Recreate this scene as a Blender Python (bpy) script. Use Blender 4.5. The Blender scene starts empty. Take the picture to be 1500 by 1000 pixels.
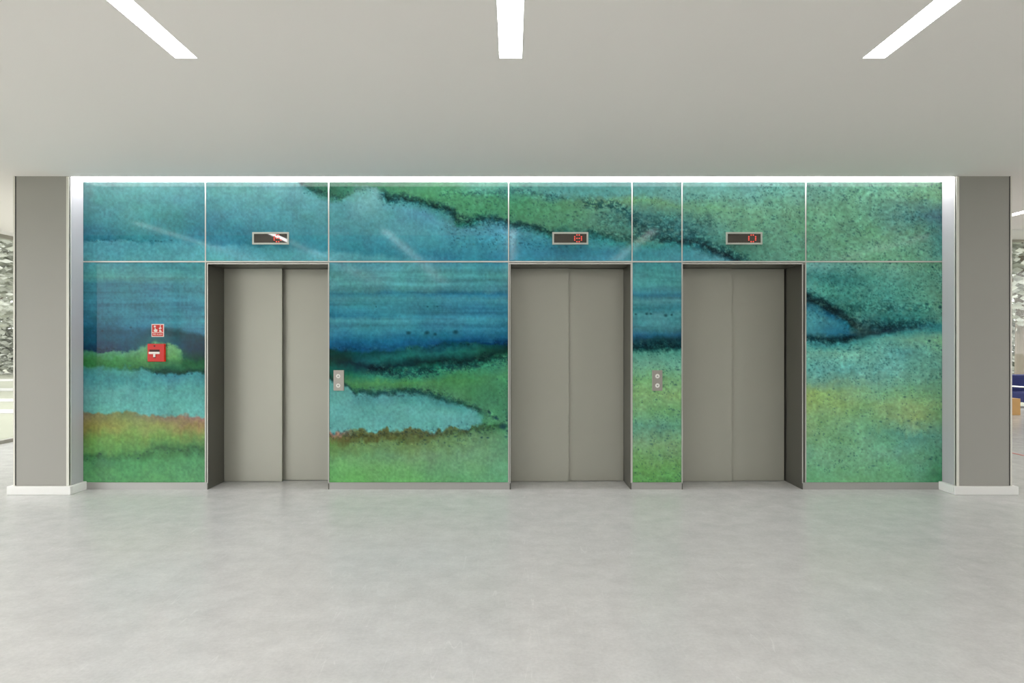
import bpy, bmesh, math, random
import numpy as np
from mathutils import Vector, Matrix

# ------------------------------------------------------------------ camera, world, exposure
S = bpy.context.scene
COL = S.collection
EYE = 1.3856
CEIL = 2.8845
cam_d = bpy.data.cameras.new('camera'); cam_d.lens = 24.0; cam_d.sensor_width = 36.0
cam_d.clip_start = 0.05; cam_d.clip_end = 300
cam = bpy.data.objects.new('camera', cam_d); COL.objects.link(cam)
cam.location = (0, 0, EYE); cam.rotation_euler = (math.pi/2, 0, 0)
S.camera = cam

W = bpy.data.worlds.new('overcast_sky'); S.world = W; W.use_nodes = True
wn, wl = W.node_tree.nodes, W.node_tree.links
bg = wn['Background']; bg.inputs['Color'].default_value = (1.0, 0.965, 0.985, 1); bg.inputs['Strength'].default_value = 4.4
STRIP = 12.5      # ceiling strip radiance
COVE = 11.0       # cove slot radiance
S.view_settings.view_transform = 'Standard'; S.view_settings.look = 'None'
S.view_settings.exposure = 0.0; S.view_settings.gamma = 1.0; S.view_settings.use_curve_mapping = False
S.cycles.use_denoising = True
S.cycles.max_bounces = 12; S.cycles.diffuse_bounces = 6; S.cycles.glossy_bounces = 5
S.cycles.transparent_max_bounces = 12
S.cycles.sample_clamp_indirect = 8.0

# ------------------------------------------------------------------ helpers
YW = 6.40           # face of the mural
def P(px, py, Y=YW):
    return Vector(((px - 750.0) * Y / 1000.0, Y, EYE + (500.0 - py) * Y / 1000.0))
def wx(px, Y=YW): return (px - 750.0) * Y / 1000.0
def wz(py, Y=YW): return EYE + (500.0 - py) * Y / 1000.0

def lin(c):
    c = np.asarray(c, dtype=float) / 255.0
    return np.where(c <= 0.04045, c / 12.92, ((c + 0.055) / 1.055) ** 2.4)

def mat(name, rgb, rough=0.5, metal=0.0, spec=0.5, emit=None, es=0.0, noise=None, bump=None, srgb=True, coat=0.0):
    m = bpy.data.materials.new(name); m.use_nodes = True
    n, l = m.node_tree.nodes, m.node_tree.links
    p = n['Principled BSDF']
    c = tuple(lin(rgb)) if srgb else tuple(rgb)
    p.inputs['Base Color'].default_value = (*c, 1)
    p.inputs['Roughness'].default_value = rough
    p.inputs['Metallic'].default_value = metal
    p.inputs['Specular IOR Level'].default_value = spec
    p.inputs['Coat Weight'].default_value = coat
    if emit is not None:
        p.inputs['Emission Color'].default_value = (*emit, 1); p.inputs['Emission Strength'].default_value = es
    if noise:
        sc, amt = noise
        tc = n.new('ShaderNodeTexCoord'); nt = n.new('ShaderNodeTexNoise')
        nt.inputs['Scale'].default_value = sc; nt.inputs['Detail'].default_value = 5
        l.new(tc.outputs['Object'], nt.inputs['Vector'])
        mr = n.new('ShaderNodeMapRange'); mr.inputs['To Min'].default_value = 1 - amt; mr.inputs['To Max'].default_value = 1 + amt
        l.new(nt.outputs['Fac'], mr.inputs['Value'])
        mx = n.new('ShaderNodeVectorMath'); mx.operation = 'SCALE'
        mx.inputs[0].default_value = c
        l.new(mr.outputs['Result'], mx.inputs['Scale']); l.new(mx.outputs['Vector'], p.inputs['Base Color'])
    if bump:
        sc, st = bump
        tc = n.new('ShaderNodeTexCoord'); nt = n.new('ShaderNodeTexNoise'); nt.inputs['Scale'].default_value = sc
        l.new(tc.outputs['Object'], nt.inputs['Vector'])
        b = n.new('ShaderNodeBump'); b.inputs['Strength'].default_value = st; b.inputs['Distance'].default_value = 0.01
        l.new(nt.outputs['Fac'], b.inputs['Height']); l.new(b.outputs['Normal'], p.inputs['Normal'])
    return m

def tag(o, label=None, cat=None, group=None, kind=None):
    if label: o['label'] = label
    if cat: o['category'] = cat
    if group: o['group'] = group
    if kind: o['kind'] = kind
    return o

def empty(name, loc=(0, 0, 0), **k):
    o = bpy.data.objects.new(name, None); COL.objects.link(o); o.location = loc; o.empty_display_size = 0.1
    return tag(o, **k)

class MB:
    def __init__(s): s.bm = bmesh.new()
    def box(s, a, b, bev=0.0):
        x0, x1 = sorted((a[0], b[0])); y0, y1 = sorted((a[1], b[1])); z0, z1 = sorted((a[2], b[2]))
        t = bmesh.new()
        v = [t.verts.new(p) for p in ((x0,y0,z0),(x1,y0,z0),(x1,y1,z0),(x0,y1,z0),(x0,y0,z1),(x1,y0,z1),(x1,y1,z1),(x0,y1,z1))]
        for f in ((3,2,1,0),(4,5,6,7),(0,1,5,4),(1,2,6,5),(2,3,7,6),(3,0,4,7)): t.faces.new([v[i] for i in f])
        if bev > 0: bmesh.ops.bevel(t, geom=t.edges[:], offset=bev, segments=2, affect='EDGES', profile=0.5)
        s.join(t); return s
    def join(s, t):
        me = bpy.data.meshes.new('tmp'); t.to_mesh(me); t.free(); s.bm.from_mesh(me); bpy.data.meshes.remove(me)
    def cyl(s, p0, p1, r, seg=24, r2=None, bev=0.0):
        p0 = Vector(p0); p1 = Vector(p1); d = p1 - p0
        t = bmesh.new()
        bmesh.ops.create_cone(t, cap_ends=True, segments=seg, radius1=r, radius2=r if r2 is None else r2, depth=d.length)
        if bev > 0:
            es = [e for e in t.edges if all(len(f.verts) > 4 for f in e.link_faces) or any(len(f.verts) > 4 for f in e.link_faces)]
            bmesh.ops.bevel(t, geom=es, offset=bev, segments=2, affect='EDGES', profile=0.5)
        bmesh.ops.transform(t, matrix=Matrix.Translation((p0 + p1) / 2) @ d.to_track_quat('Z', 'Y').to_matrix().to_4x4(), verts=t.verts)
        s.join(t); return s
    def prism(s, pts, y0, y1):
        """outline in X/Z (counter-clockwise seen from the camera), extruded along Y"""
        f = [s.bm.verts.new((x, y0, z)) for x, z in pts]; b = [s.bm.verts.new((x, y1, z)) for x, z in pts]
        n = len(pts)
        s.bm.faces.new(f); s.bm.faces.new(b[::-1])
        for i in range(n): s.bm.faces.new((f[i], b[i], b[(i+1) % n], f[(i+1) % n]))
        return s
    def tube(s, pts, r, seg=12):
        pts = [Vector(p) for p in pts]; rings = []
        for i, p in enumerate(pts):
            d = (pts[min(i+1, len(pts)-1)] - pts[max(i-1, 0)]).normalized()
            q = d.to_track_quat('Z', 'Y')
            rings.append([s.bm.verts.new(p + q @ Vector((r*math.cos(2*math.pi*k/seg), r*math.sin(2*math.pi*k/seg), 0))) for k in range(seg)])
        for a, b in zip(rings, rings[1:]):
            for k in range(seg): s.bm.faces.new((a[k], a[(k+1) % seg], b[(k+1) % seg], b[k]))
        s.bm.faces.new(rings[0][::-1]); s.bm.faces.new(rings[-1]); return s
    def build(s, name, m, parent=None, loc=None, smooth=False):
        me = bpy.data.meshes.new(name)
        bmesh.ops.recalc_face_normals(s.bm, faces=s.bm.faces[:])
        s.bm.to_mesh(me); s.bm.free(); me.materials.append(m)
        if smooth:
            for f in me.polygons: f.use_smooth = True
        o = bpy.data.objects.new(name, me); COL.objects.link(o)
        if parent is not None:
            o.parent = parent; me.transform(Matrix.Translation(-Vector(parent.location)))
        elif loc is not None:
            me.transform(Matrix.Translation(-Vector(loc))); o.location = loc
        return o

def slab(x0, x1, y0, y1, z0, z1, holes=()):
    """horizontal slab with rectangular holes through it"""
    m = MB(); eps = 1e-6
    xs = sorted({x0, x1, *[h[0] for h in holes], *[h[1] for h in holes]}); ys = sorted({y0, y1, *[h[2] for h in holes], *[h[3] for h in holes]})
    xs = [x for x in xs if x0 <= x <= x1]; ys = [y for y in ys if y0 <= y <= y1]
    solid = {}
    for i in range(len(xs)-1):
        for j in range(len(ys)-1):
            cx, cy = (xs[i]+xs[i+1])/2, (ys[j]+ys[j+1])/2
            solid[i, j] = not any(h[0] < cx < h[1] and h[2] < cy < h[3] for h in holes)
    V = {}
    def v(i, j, z):
        k = (i, j, z)
        if k not in V: V[k] = m.bm.verts.new((xs[i], ys[j], z))
        return V[k]
    for (i, j), ok in solid.items():
        if not ok: continue
        m.bm.faces.new((v(i,j,z0), v(i,j+1,z0), v(i+1,j+1,z0), v(i+1,j,z0)))
        m.bm.faces.new((v(i,j,z1), v(i+1,j,z1), v(i+1,j+1,z1), v(i,j+1,z1)))
        for (di, dj, a, b) in ((-1,0,(i,j+1),(i,j)), (1,0,(i+1,j),(i+1,j+1)), (0,-1,(i,j),(i+1,j)), (0,1,(i+1,j+1),(i,j+1))):
            if not solid.get((i+di, j+dj), False):
                m.bm.faces.new((v(*a,z0), v(*b,z0), v(*b,z1), v(*a,z1)))
    return m

# ------------------------------------------------------------------ materials
M_ceil = mat('ceiling_paint', (245, 241, 237), 0.9, spec=0.2)
M_wall = mat('white_wall_paint', (236, 236, 232), 0.8, spec=0.3)
M_white = mat('white_lacquer', (238, 238, 235), 0.35)
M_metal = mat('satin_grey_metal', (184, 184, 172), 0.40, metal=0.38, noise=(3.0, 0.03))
M_metal_shade = mat('shaded_satin_metal', (106, 105, 98), 0.38, metal=0.6)  # darker than the door metal: shade inside the jambs put into the colour
M_kick = mat('kick_plate_metal', (180, 179, 176), 0.4, metal=0.5)
M_trim = mat('pale_aluminium_trim', (204, 205, 198), 0.3, metal=0.3)
M_col = mat('grey_column_cladding', (162, 161, 154), 0.55, spec=0.4)
M_col_lit = mat('cove_lit_column_side', (187, 186, 189), 0.5, spec=0.4)  # column side made paler than the front: cove light put into its colour
M_bead = mat('light_corner_bead', (225, 224, 214), 0.4)
M_black = mat('black_gap', (18, 18, 18), 0.6)
M_lamp = mat('lamp_diffuser', (255, 255, 255), 0.5, emit=(1.0, 0.965, 0.96), es=STRIP)
M_cove = mat('cove_diffuser', (255, 255, 255), 0.5, emit=(0.99, 0.965, 0.99), es=COVE)
M_house = mat('lamp_housing', (235, 235, 232), 0.5)
M_red = mat('red_plastic', (208, 28, 14), 0.35)
M_redsign = mat('red_sign', (205, 40, 30), 0.45)
M_signw = mat('sign_white', (240, 228, 222), 0.5)
M_handle = mat('white_plastic', (238, 232, 226), 0.4)
M_plate = mat('brushed_steel_plate', (176, 172, 164), 0.35, metal=0.5)
M_btn = mat('white_button', (236, 236, 230), 0.35)
M_arrow = mat('grey_arrow', (150, 150, 145), 0.5)
M_dframe = mat('display_bezel', (188, 192, 182), 0.35, metal=0.4)
M_screen = mat('dark_display_glass', (62, 58, 50), 0.02, spec=0.9)
M_led = mat('red_led', (200, 60, 50), 0.4, emit=(1.0, 0.12, 0.08), es=0.6)
M_alum = mat('window_frame_grey', (150, 148, 138), 0.45, metal=0.3)
M_navy = mat('navy_upholstery', (38, 48, 110), 0.8, bump=(300, 0.2))
M_chrome = mat('chrome', (215, 215, 215), 0.15, metal=1.0)
M_oak = mat('oak_veneer', (196, 150, 84), 0.5, noise=(8, 0.12))
M_redline = mat('red_floor_line', (200, 70, 60), 0.4)
M_lawn = mat('pale_lawn', (128, 130, 112), 0.9, noise=(1.5, 0.12))
M_path = mat('pale_path', (160, 160, 154), 0.9)
M_bark = mat('bark', (120, 112, 98), 0.9)
M_leaf = mat('pale_foliage', (180, 183, 172), 0.9, noise=(1.2, 0.18))

# glass: thin clear pane
def glass():
    m = bpy.data.materials.new('window_glass'); m.use_nodes = True
    n, l = m.node_tree.nodes, m.node_tree.links; n.remove(n['Principled BSDF'])
    tr = n.new('ShaderNodeBsdfTransparent'); tr.inputs['Color'].default_value = (0.93, 0.95, 0.94, 1)
    gl = n.new('ShaderNodeBsdfGlossy'); gl.inputs['Roughness'].default_value = 0.03
    lw = n.new('ShaderNodeLayerWeight'); lw.inputs['Blend'].default_value = 0.5
    pw = n.new('ShaderNodeMath'); pw.operation = 'POWER'; pw.inputs[1].default_value = 5.0; l.new(lw.outputs['Facing'], pw.inputs[0])
    fr = n.new('ShaderNodeMath'); fr.operation = 'MULTIPLY_ADD'; fr.inputs[1].default_value = 0.6; fr.inputs[2].default_value = 0.03; l.new(pw.outputs[0], fr.inputs[0])
    mx = n.new('ShaderNodeMixShader')
    l.new(fr.outputs[0], mx.inputs[0]); l.new(tr.outputs[0], mx.inputs[1]); l.new(gl.outputs[0], mx.inputs[2])
    l.new(mx.outputs[0], n['Material Output'].inputs['Surface']); return m
M_glass = glass()

# polished concrete
def concrete():
    m = bpy.data.materials.new('polished_concrete'); m.use_nodes = True
    n, l = m.node_tree.nodes, m.node_tree.links; p = n['Principled BSDF']
    tc = n.new('ShaderNodeTexCoord')
    def noise(scale, detail=6, rough=0.6, stretch=None, dist=0.0):
        t = n.new('ShaderNodeTexNoise'); t.inputs['Scale'].default_value = scale; t.inputs['Detail'].default_value = detail
        t.inputs['Roughness'].default_value = rough; t.inputs['Distortion'].default_value = dist
        if stretch:
            mp = n.new('ShaderNodeMapping'); mp.inputs['Scale'].default_value = stretch[0]; mp.inputs['Rotation'].default_value = (0, 0, stretch[1])
            l.new(tc.outputs['Object'], mp.inputs['Vector']); l.new(mp.outputs['Vector'], t.inputs['Vector'])
        else: l.new(tc.outputs['Object'], t.inputs['Vector'])
        return t.outputs['Fac']
    def rng(v, a, b, c, d):
        r = n.new('ShaderNodeMapRange'); r.inputs['From Min'].default_value = a; r.inputs['From Max'].default_value = b
        r.inputs['To Min'].default_value = c; r.inputs['To Max'].default_value = d; l.new(v, r.inputs['Value']); return r.outputs['Result']
    def mul(a, b):
        k = n.new('ShaderNodeMath'); k.operation = 'MULTIPLY'; l.new(a, k.inputs[0]); l.new(b, k.inputs[1]); return k.outputs[0]
    f = mul(rng(noise(0.8, 4), 0.0, 1.0, 0.90, 1.10), rng(noise(5.0, 9, 0.78), 0.0, 1.0, 0.72, 1.28))
    f = mul(f, rng(noise(60, 3, 0.7), 0.0, 1.0, 0.88, 1.12))
    # hairline scratches: thin level lines of stretched noise, in three directions, here and there
    def ma(op, a, bv):
        k = n.new('ShaderNodeMath'); k.operation = op; l.new(a, k.inputs[0]); k.inputs[1].default_value = bv; return k.outputs[0]
    for k, ang in enumerate((0.35, 1.25, 2.35)):
        line = rng(ma('ABSOLUTE', ma('SUBTRACT', noise(1.0, 0, 0.4, ((16, 0.7, 1), ang), 0.0), 0.5), 0.0), 0.002, 0.007, 1.0, 0.0)
        line = mul(line, rng(noise(2.3 + k, 3, 0.6), 0.55, 0.62, 0.0, 1.0))
        f = mul(f, rng(line, 0.0, 1.0, 1.0, 1.10))
    mx = n.new('ShaderNodeVectorMath'); mx.operation = 'SCALE'; mx.inputs[0].default_value = tuple(lin((199, 199, 197)))
    l.new(f, mx.inputs['Scale']); l.new(mx.outputs['Vector'], p.inputs['Base Color'])
    l.new(rng(noise(5, 6, 0.7), 0.3, 0.7, 0.17, 0.23), p.inputs['Roughness'])
    p.inputs['Specular IOR Level'].default_value = 0.12
    return m
M_floor = concrete()

# ------------------------------------------------------------------ room shell
XL, XR, YB, YF = -6.95, 15.0, 14.2, -8.0
STEP = 6.57      # edge of the lower ceiling
strips = [(-1.785, -1.663, -5.0, 3.62), (-0.126, -0.0, -5.0, 3.62), (1.853, 1.977, -5.0, 3.62),
          (-3.41, -3.29, -5.0, 3.3), (-4.81, -4.69, -5.0, 4.2), (5.87, 5.99, -5.0, 9.2)]
strips[1] = (-0.070, 0.056, -5.0, 3.62)
XCL, XCR = wx(122), wx(1380)       # inner faces of the columns
YC = 6.193
cove = (XCL + 0.0, XCR - 0.0, 6.219, YW)

fl = slab(XL - 0.2, XR + 0.2, YF - 0.2, YB + 0.2, -0.2, 0.0).build('floor', M_floor); tag(fl, kind='structure')
ce = slab(XL - 0.2, STEP, YF - 0.2, YB + 0.2, CEIL, CEIL + 0.25, [*strips, cove]).build('ceiling', M_ceil); tag(ce, kind='structure')
hc = MB().box((STEP, YF - 0.2, 3.72), (XR + 0.2, YB + 0.2, 3.9)).box((STEP - 0.1, YF - 0.2, CEIL + 0.25), (STEP, YB + 0.2, 3.9)).build('ceiling_high', M_ceil); tag(hc, kind='structure')

# lift block behind the mural, with three openings
OP = [(305, 481), (748, 923.5), (1000, 1174.5)]       # clear openings (px at the wall plane)
ZH = wz(387)                                          # underside of the lintel
YP = 6.748                                            # face of the leading doors
b = MB(); xs = [wx(100, YC), *[wx(v + d) for (u, w) in OP for v, d in ((u, -1), (w, 1))], wx(1404, YC)]
for i in range(0, len(xs), 2): b.box((xs[i], YW + 0.022, 0), (xs[i+1], 7.0, CEIL))
for i in range(1, len(xs)-1, 2): b.box((xs[i], YW + 0.022, ZH + 0.012), (xs[i+1], 7.0, CEIL))
b.box((wx(20, YC), 7.0, 0), (wx(1482, YC), 9.2, CEIL))
tag(b.build('wall_back', M_wall), kind='structure')
# walls of the hall around it
b = MB(); b.box((XL, 12.0, 0), (wx(20, YC), 12.2, CEIL)); tag(b.build('wall_rear_left', M_wall), kind='structure')
b = MB(); b.box((wx(1482, YC), 9.2, 0), (wx(1482, YC) + 0.01, 12.0, CEIL)); b.box((4.4, YB, 0), (STEP - 0.1, YB + 0.2, CEIL)).box((STEP - 0.1, YB, 0), (9.0, YB + 0.2, 3.72)).box((9.0, YB, 3.5), (XR, YB + 0.2, 3.72))
tag(b.build('wall_rear_right', M_wall), kind='structure')

def window(name, axis, c, a0, a1, z0, z1, step, m=M_alum):
    """glazed wall on a line: axis 'x' means the wall plane is x = c and runs along y"""
    root = empty(name, ((c, (a0+a1)/2, 0) if axis == 'x' else ((a0+a1)/2, c, 0)), kind='structure')
    f = MB(); w = 0.05
    def bx(u0, u1, zz0, zz1, d0=-0.04, d1=0.04):
        if axis == 'x': return ((c+d0, u0, zz0), (c+d1, u1, zz1))
        return ((u0, c+d0, zz0), (u1, c+d1, zz1))
    f.box(*bx(a0, a1, z0, z0 + 0.045)); f.box(*bx(a0, a1, z1 - 0.05, z1))
    n = max(1, round((a1-a0)/step)); us = [a0 + (a1-a0)*k/n for k in range(n+1)]
    for u in us: f.box(*bx(max(u - w/2, a0), min(u + w/2, a1), z0 + 0.045, z1 - 0.05))
    f.build('window_frame', m, root)
    for k in range(n):
        g = MB(); g.box(*bx(us[k] + w/2 - .003, us[k+1] - w/2 + .003, z0 + 0.04, z1 - 0.045, -0.006, 0.006)); g.build('glass_pane', M_glass, root)
    return root
window('window_1', 'x', XL, YF, 12.0, 0.0, 2.84, 3.3)
b = MB(); b.box((XL - 0.2, YF, 2.84), (XL + 0.05, 12.2, CEIL)); tag(b.build('wall_left', M_wall), kind='structure')
window('window_2', 'y', YB, 9.0, XR, 0.0, 3.5, 3.0)
window('window_3', 'x', XR, YF, YB, 0.0, 3.5, 3.0)
b = MB(); b.box((XR - 0.05, YF, 3.5), (XR + 0.2, YB + 0.2, 3.72)); tag(b.build('wall_right', M_wall), kind='structure')
b = MB(); b.box((XL, YF - 0.2, 0), (STEP, YF, CEIL)).box((STEP, YF - 0.2, 0), (XR, YF, 3.72))
tag(b.build('wall_front', mat('grey_plaster', (150, 150, 146), 0.85)), kind='structure')

# columns either side of the mural
def column(name, x_out, x_in, label):
    s = 1 if x_in > x_out else -1
    root = empty(name, ((x_out + x_in)/2, YC + 0.35, 0), label=label, cat='column', kind='structure')
    bw = 0.024
    MB().box((x_out + s*0.006, YC + 0.003, 0.0), (x_in - s*0.006, 7.0, CEIL)).build('cladding', M_col, root)
    MB().box((x_in - s*0.006, YC + 0.030, 0.0), (x_in - s*0.001, YW + 0.02, CEIL)).build('lit_side_face', M_col_lit, root)  # thin skin on the inner side, its pale colour standing in for cove glow
    # light corner beads, with the narrow shadow groove the cladding leaves
    for (a, bb) in ((x_out, x_out + s*0.016), (x_in - s*bw, x_in)):
        MB().box((a, YC - 0.002, 0.0), (bb, YC + 0.020, CEIL - 0.004), 0.0015).build('corner_bead', M_bead, root)
    MB().box((x_in - s*0.006, YC + 0.004, 0.0), (x_in + s*0.0, YC + 0.030, CEIL - 0.004)).build('corner_bead', M_bead, root)
    g = MB().box((x_out + s*0.016, YC - 0.0, 0.08), (x_out + s*0.023, YC + 0.01, CEIL)); g.build('groove', M_black, root)
    # white skirting wrapped round front and both sides
    k = MB(); d = 0.036; h = 0.078
    for (a, c2) in (((x_out - s*d, YC - d, 0), (x_in + s*d, YC - 0.002, h)), ((x_out - s*d, YC - 0.002, 0), (x_out - s*0.001, 7.0, h)), ((x_in + s*0.001, YC - 0.002, 0), (x_in + s*d, YW - 0.002, h))):
        k.box(a, c2, 0.006)
    k.build('skirting', M_white, root)
    return root
column('column', wx(19.5, YC), XCL, 'grey square column at the left end of the mural wall, white skirting')
column('column', wx(1482.5, YC), XCR, 'grey square column at the right end of the mural wall, white skirting')

# ------------------------------------------------------------------ ceiling lights
lab = ['recessed white linear ceiling light left of centre, running towards the viewer', 'recessed white linear ceiling light straight above the centre lift lobby',
       'recessed white linear ceiling light right of centre, running towards the viewer', 'linear ceiling light outside the picture, mirrored white in the left floor display',
       'linear ceiling light furthest to the left, faintly mirrored in the leftmost panels', 'linear ceiling light along the right hall, glowing behind the right column']
for (x0, x1, y0, y1), lb in zip(strips, lab):
    r = empty('ceiling_light', ((x0+x1)/2, (y0+y1)/2, CEIL), label=lb, cat='ceiling light', group='linear lights recessed in the ceiling')
    t = 0.004; h = MB()
    h.box((x0, y0, CEIL), (x0+t, y1, CEIL+0.06)); h.box((x1-t, y0, CEIL), (x1, y1, CEIL+0.06)); h.box((x0+t, y0, CEIL), (x1-t, y0+t, CEIL+0.06)); h.box((x0+t, y1-t, CEIL), (x1-t, y1, CEIL+0.06))
    h.box((x0, y0, CEIL+0.06), (x1, y1, CEIL+0.07)); h.build('housing', M_house, r)
    MB().box((x0+t, y0+t, CEIL+0.003), (x1-t, y1-t, CEIL+0.010)).build('diffuser', M_lamp, r)
r = empty('cove_light', (0, 6.31, CEIL), label='continuous white light slot between the ceiling edge and the top of the mural', cat='cove light')
MB().box((cove[0]+0.02, cove[2]+0.003, CEIL-0.006), (cove[1]-0.02, cove[3]-0.004, CEIL+0.010)).build('diffuser', M_cove, r)
h = MB().box((cove[0], cove[2], CEIL+0.05), (cove[1], cove[3]+0.02, CEIL+0.07)); h.build('housing', M_house, r)

# ------------------------------------------------------------------ mural: a watercolour, painted band by band
rs = np.random.RandomState(7)
X0, X1, Yt, Yb = 120, 1384, 264, 708
gx, gy = np.meshgrid(np.arange(X0, X1+1, dtype=float), np.arange(Yt, Yb+1, dtype=float))
def vnoise(x, y, sx, sy, seed):
    r = np.random.RandomState(seed); T = r.rand(512, 512)
    u = x/sx + 137.3*(seed % 7); v = y/sy + 57.7*(seed % 5)
    iu = np.floor(u).astype(int); iv = np.floor(v).astype(int); fu = u-iu; fv = v-iv
    fu = fu*fu*(3-2*fu); fv = fv*fv*(3-2*fv)
    g = lambda a, c: T[c % 512, a % 512]
    return (g(iu,iv)*(1-fu)+g(iu+1,iv)*fu)*(1-fv) + (g(iu,iv+1)*(1-fu)+g(iu+1,iv+1)*fu)*fv
def fbm(x, y, sx, sy, seed, o=4):
    a, t, w = 0, 0, 1.0
    for k in range(o): a = a + w*vnoise(x, y, sx/2**k, sy/2**k, seed+k*11); t += w; w *= 0.55
    return a/t - 0.5
# a contour: list of (x, y, r, g, b); missing colour repeats the last one
def bands(contours, x, y):
    ys, cs = [], []
    for c in contours:
        col = None; k = []
        for p in c:
            if len(p) > 2: col = p[2:]
            k.append((p[0], p[1], *col))
        k = np.array(k, float)
        ys.append(np.interp(x, k[:,0], k[:,1])); cs.append(np.stack([np.interp(x, k[:,0], k[:,i]) for i in (2,3,4)], -1))
    for i in range(1, len(ys)): ys[i] = np.maximum(ys[i], ys[i-1] + 0.6)
    out = cs[0].copy()
    for i in range(len(ys)-1):
        t = np.clip((y-ys[i])/(ys[i+1]-ys[i]), 0, 1)[..., None]
        m = (y >= ys[i])[..., None]
        out = np.where(m, cs[i]*(1-t)+cs[i+1]*t, out)
    return out
E = [(430,260),(437,264),(445,272),(450,275),(470,281),(485,288),(500,290),(512,283),(520,278),(548,275),(560,282),(570,292),(590,288),(610,293),(630,299),(650,304),(664,310),(668,322),(690,322),(705,318),(720,320),(745,326),(770,328),(790,336),(805,342),(830,336),(850,337),(880,344),(900,350),(925,354),(945,354),(1000,352),(1020,356),(1040,364),(1060,371),(1080,381),(1095,390),(1181,428),(1380,470)]
EX = np.array(E, float)
def along(dy, cols):
    xs = sorted({p[0] for p in E} | {c[0] for c in cols}); c = np.array(cols, float)
    return [(x, np.interp(x, EX[:,0], EX[:,1])+dy, *[np.interp(x, c[:,0], c[:,i]) for i in (1,2,3)]) for x in xs]
TOP = [
 [(122,256,112,172,168),(430,256,110,170,168),(440,262,60,126,96),(520,264,62,128,96),(600,264,76,142,104),(655,264,84,150,114),(680,266,106,172,148),(740,266,102,170,148),(800,266,84,155,145),(860,266,75,148,145),(930,266,84,152,146),(1000,266,92,160,150),(1060,266,98,168,160),(1180,266,94,165,145),(1260,266,98,168,145),(1380,266,105,170,130)],
 [(122,257,112,172,168),(430,257),(440,263,58,118,90),(520,267,60,125,94),(600,275,80,145,104),(660,276,80,146,110),(690,278,96,164,140),(745,278,76,148,132),(800,282,72,138,128),(860,284,72,142,135),(925,284,80,150,140),(1000,290,92,158,138),(1100,288,96,162,142),(1260,285,96,165,130),(1380,290,104,165,120)],
 [(122,258,112,172,168),(430,258),(440,264,58,118,90),(520,269,60,122,90),(600,280,80,146,104),(690,287,74,140,105),(745,292,70,138,104),(800,296,74,142,100),(860,296,80,145,105),(925,293,94,156,110),(1000,302,92,154,114),(1100,312,94,158,120),(1250,305,94,160,120),(1330,318,76,138,130),(1380,318,58,112,130)],
 [(122,258.5,112,172,168),(430,258.5),(440,264.5,58,118,90),(520,270,60,124,94),(600,283,76,142,100),(664,300,74,140,102),(745,308,74,142,102),(860,318,74,140,106),(905,306,66,128,116),(925,310,60,124,120),(960,316,62,128,122),(1000,328,62,126,122),(1060,335,82,146,122),(1100,345,84,150,118),(1181,346,84,152,118),(1300,345,94,160,122),(1350,338,84,148,124),(1380,336,66,126,126)],
 along(-6, [(122,112,172,168),(430,112,172,168),(440,60,120,92),(500,54,112,88),(530,80,140,118),(560,60,120,94),(590,70,136,100),(745,72,138,102),(860,68,130,104),(925,70,134,114),(960,56,118,112),(1000,52,112,112),(1060,58,120,114),(1095,62,128,112),(1181,76,146,120),(1380,86,154,116)]),
 along(0, [(122,112,172,168),(432,112,172,168),(440,38,92,78),(500,52,106,86),(520,86,140,126),(548,96,150,140),(562,36,86,74),(600,30,80,70),(668,30,84,72),(745,34,88,82),(805,34,92,84),(870,40,104,92),(925,44,104,92),(945,76,132,118),(975,40,84,86),(1000,28,66,76),(1095,20,50,65),(1181,76,146,120),(1380,86,154,116)]),
 along(5, [(122,112,172,168),(434,112,172,168),(445,80,150,150),(480,72,144,138),(520,92,158,154),(548,106,166,162),(562,74,146,140),(600,66,146,146),(660,58,136,130),(672,32,112,96),(695,44,122,112),(720,66,142,150),(745,56,130,140),(800,48,128,128),(870,50,132,134),(925,54,136,136),(960,62,138,132),(1000,46,120,124),(1040,40,110,124),(1095,26,70,92),(1181,80,150,120),(1380,90,154,116)]),
 [(122,266,112,172,168),(200,266,112,172,166),(300,266,108,170,168),(400,266,112,173,170),(430,268,110,172,172),(450,288,96,164,170),(500,302,84,154,160),(540,296,106,168,168),(575,304,84,155,162),(620,310,82,154,168),(665,334,76,148,164),(690,336,70,144,162),(745,340,76,150,172),(800,354,54,134,156),(870,360,50,130,152),(925,366,52,132,158),(1000,368,56,136,156),(1040,378,76,152,176),(1062,382,80,154,178),(1095,398,60,130,150),(1181,436,80,150,120),(1380,480)],
 [(122,300,88,156,160),(200,300,94,162,160),(300,302,84,154,160),(436,312,84,156,162),(520,325,78,150,158),(600,340,76,149,163),(700,348,66,142,162),(745,356,72,148,172),(765,358,50,128,152),(850,366,44,124,154),(925,372,46,126,152),(1000,378,62,142,162),(1090,399,70,145,170),(1181,440,80,150,120)],
 [(122,335,62,138,152),(200,335,72,148,154),(300,335,60,138,155),(436,350,62,140,152),(520,358,58,138,152),(600,362,60,138,155),(745,372,54,132,158),(850,376,48,128,158),(925,381,62,140,166),(1000,386,64,144,165),(1181,450)],
 [(122,350,46,124,142),(215,351,54,134,150),(240,350,60,140,156),(265,350,70,150,168),(300,352,64,142,162),(360,358,54,134,154),(436,362,54,132,150),(482,366,58,138,150),(560,370,52,130,148),(620,374,50,128,148),(745,381,50,130,156),(925,388,60,138,164),(1181,460)],
 [(122,353.5,88,160,175),(215,355,84,158,174),(300,358,88,162,178),(380,364,80,154,170),(436,368,84,158,174),(482,372,90,162,172),(560,377,76,148,162),(620,383,70,142,162),(745,392,60,138,160),(925,395,58,136,158),(1181,470)],
 [(122,386,90,164,172),(300,386,96,168,176),(482,388,86,158,168),(600,398,84,155,166),(1181,480,80,150,120)],
]
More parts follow.
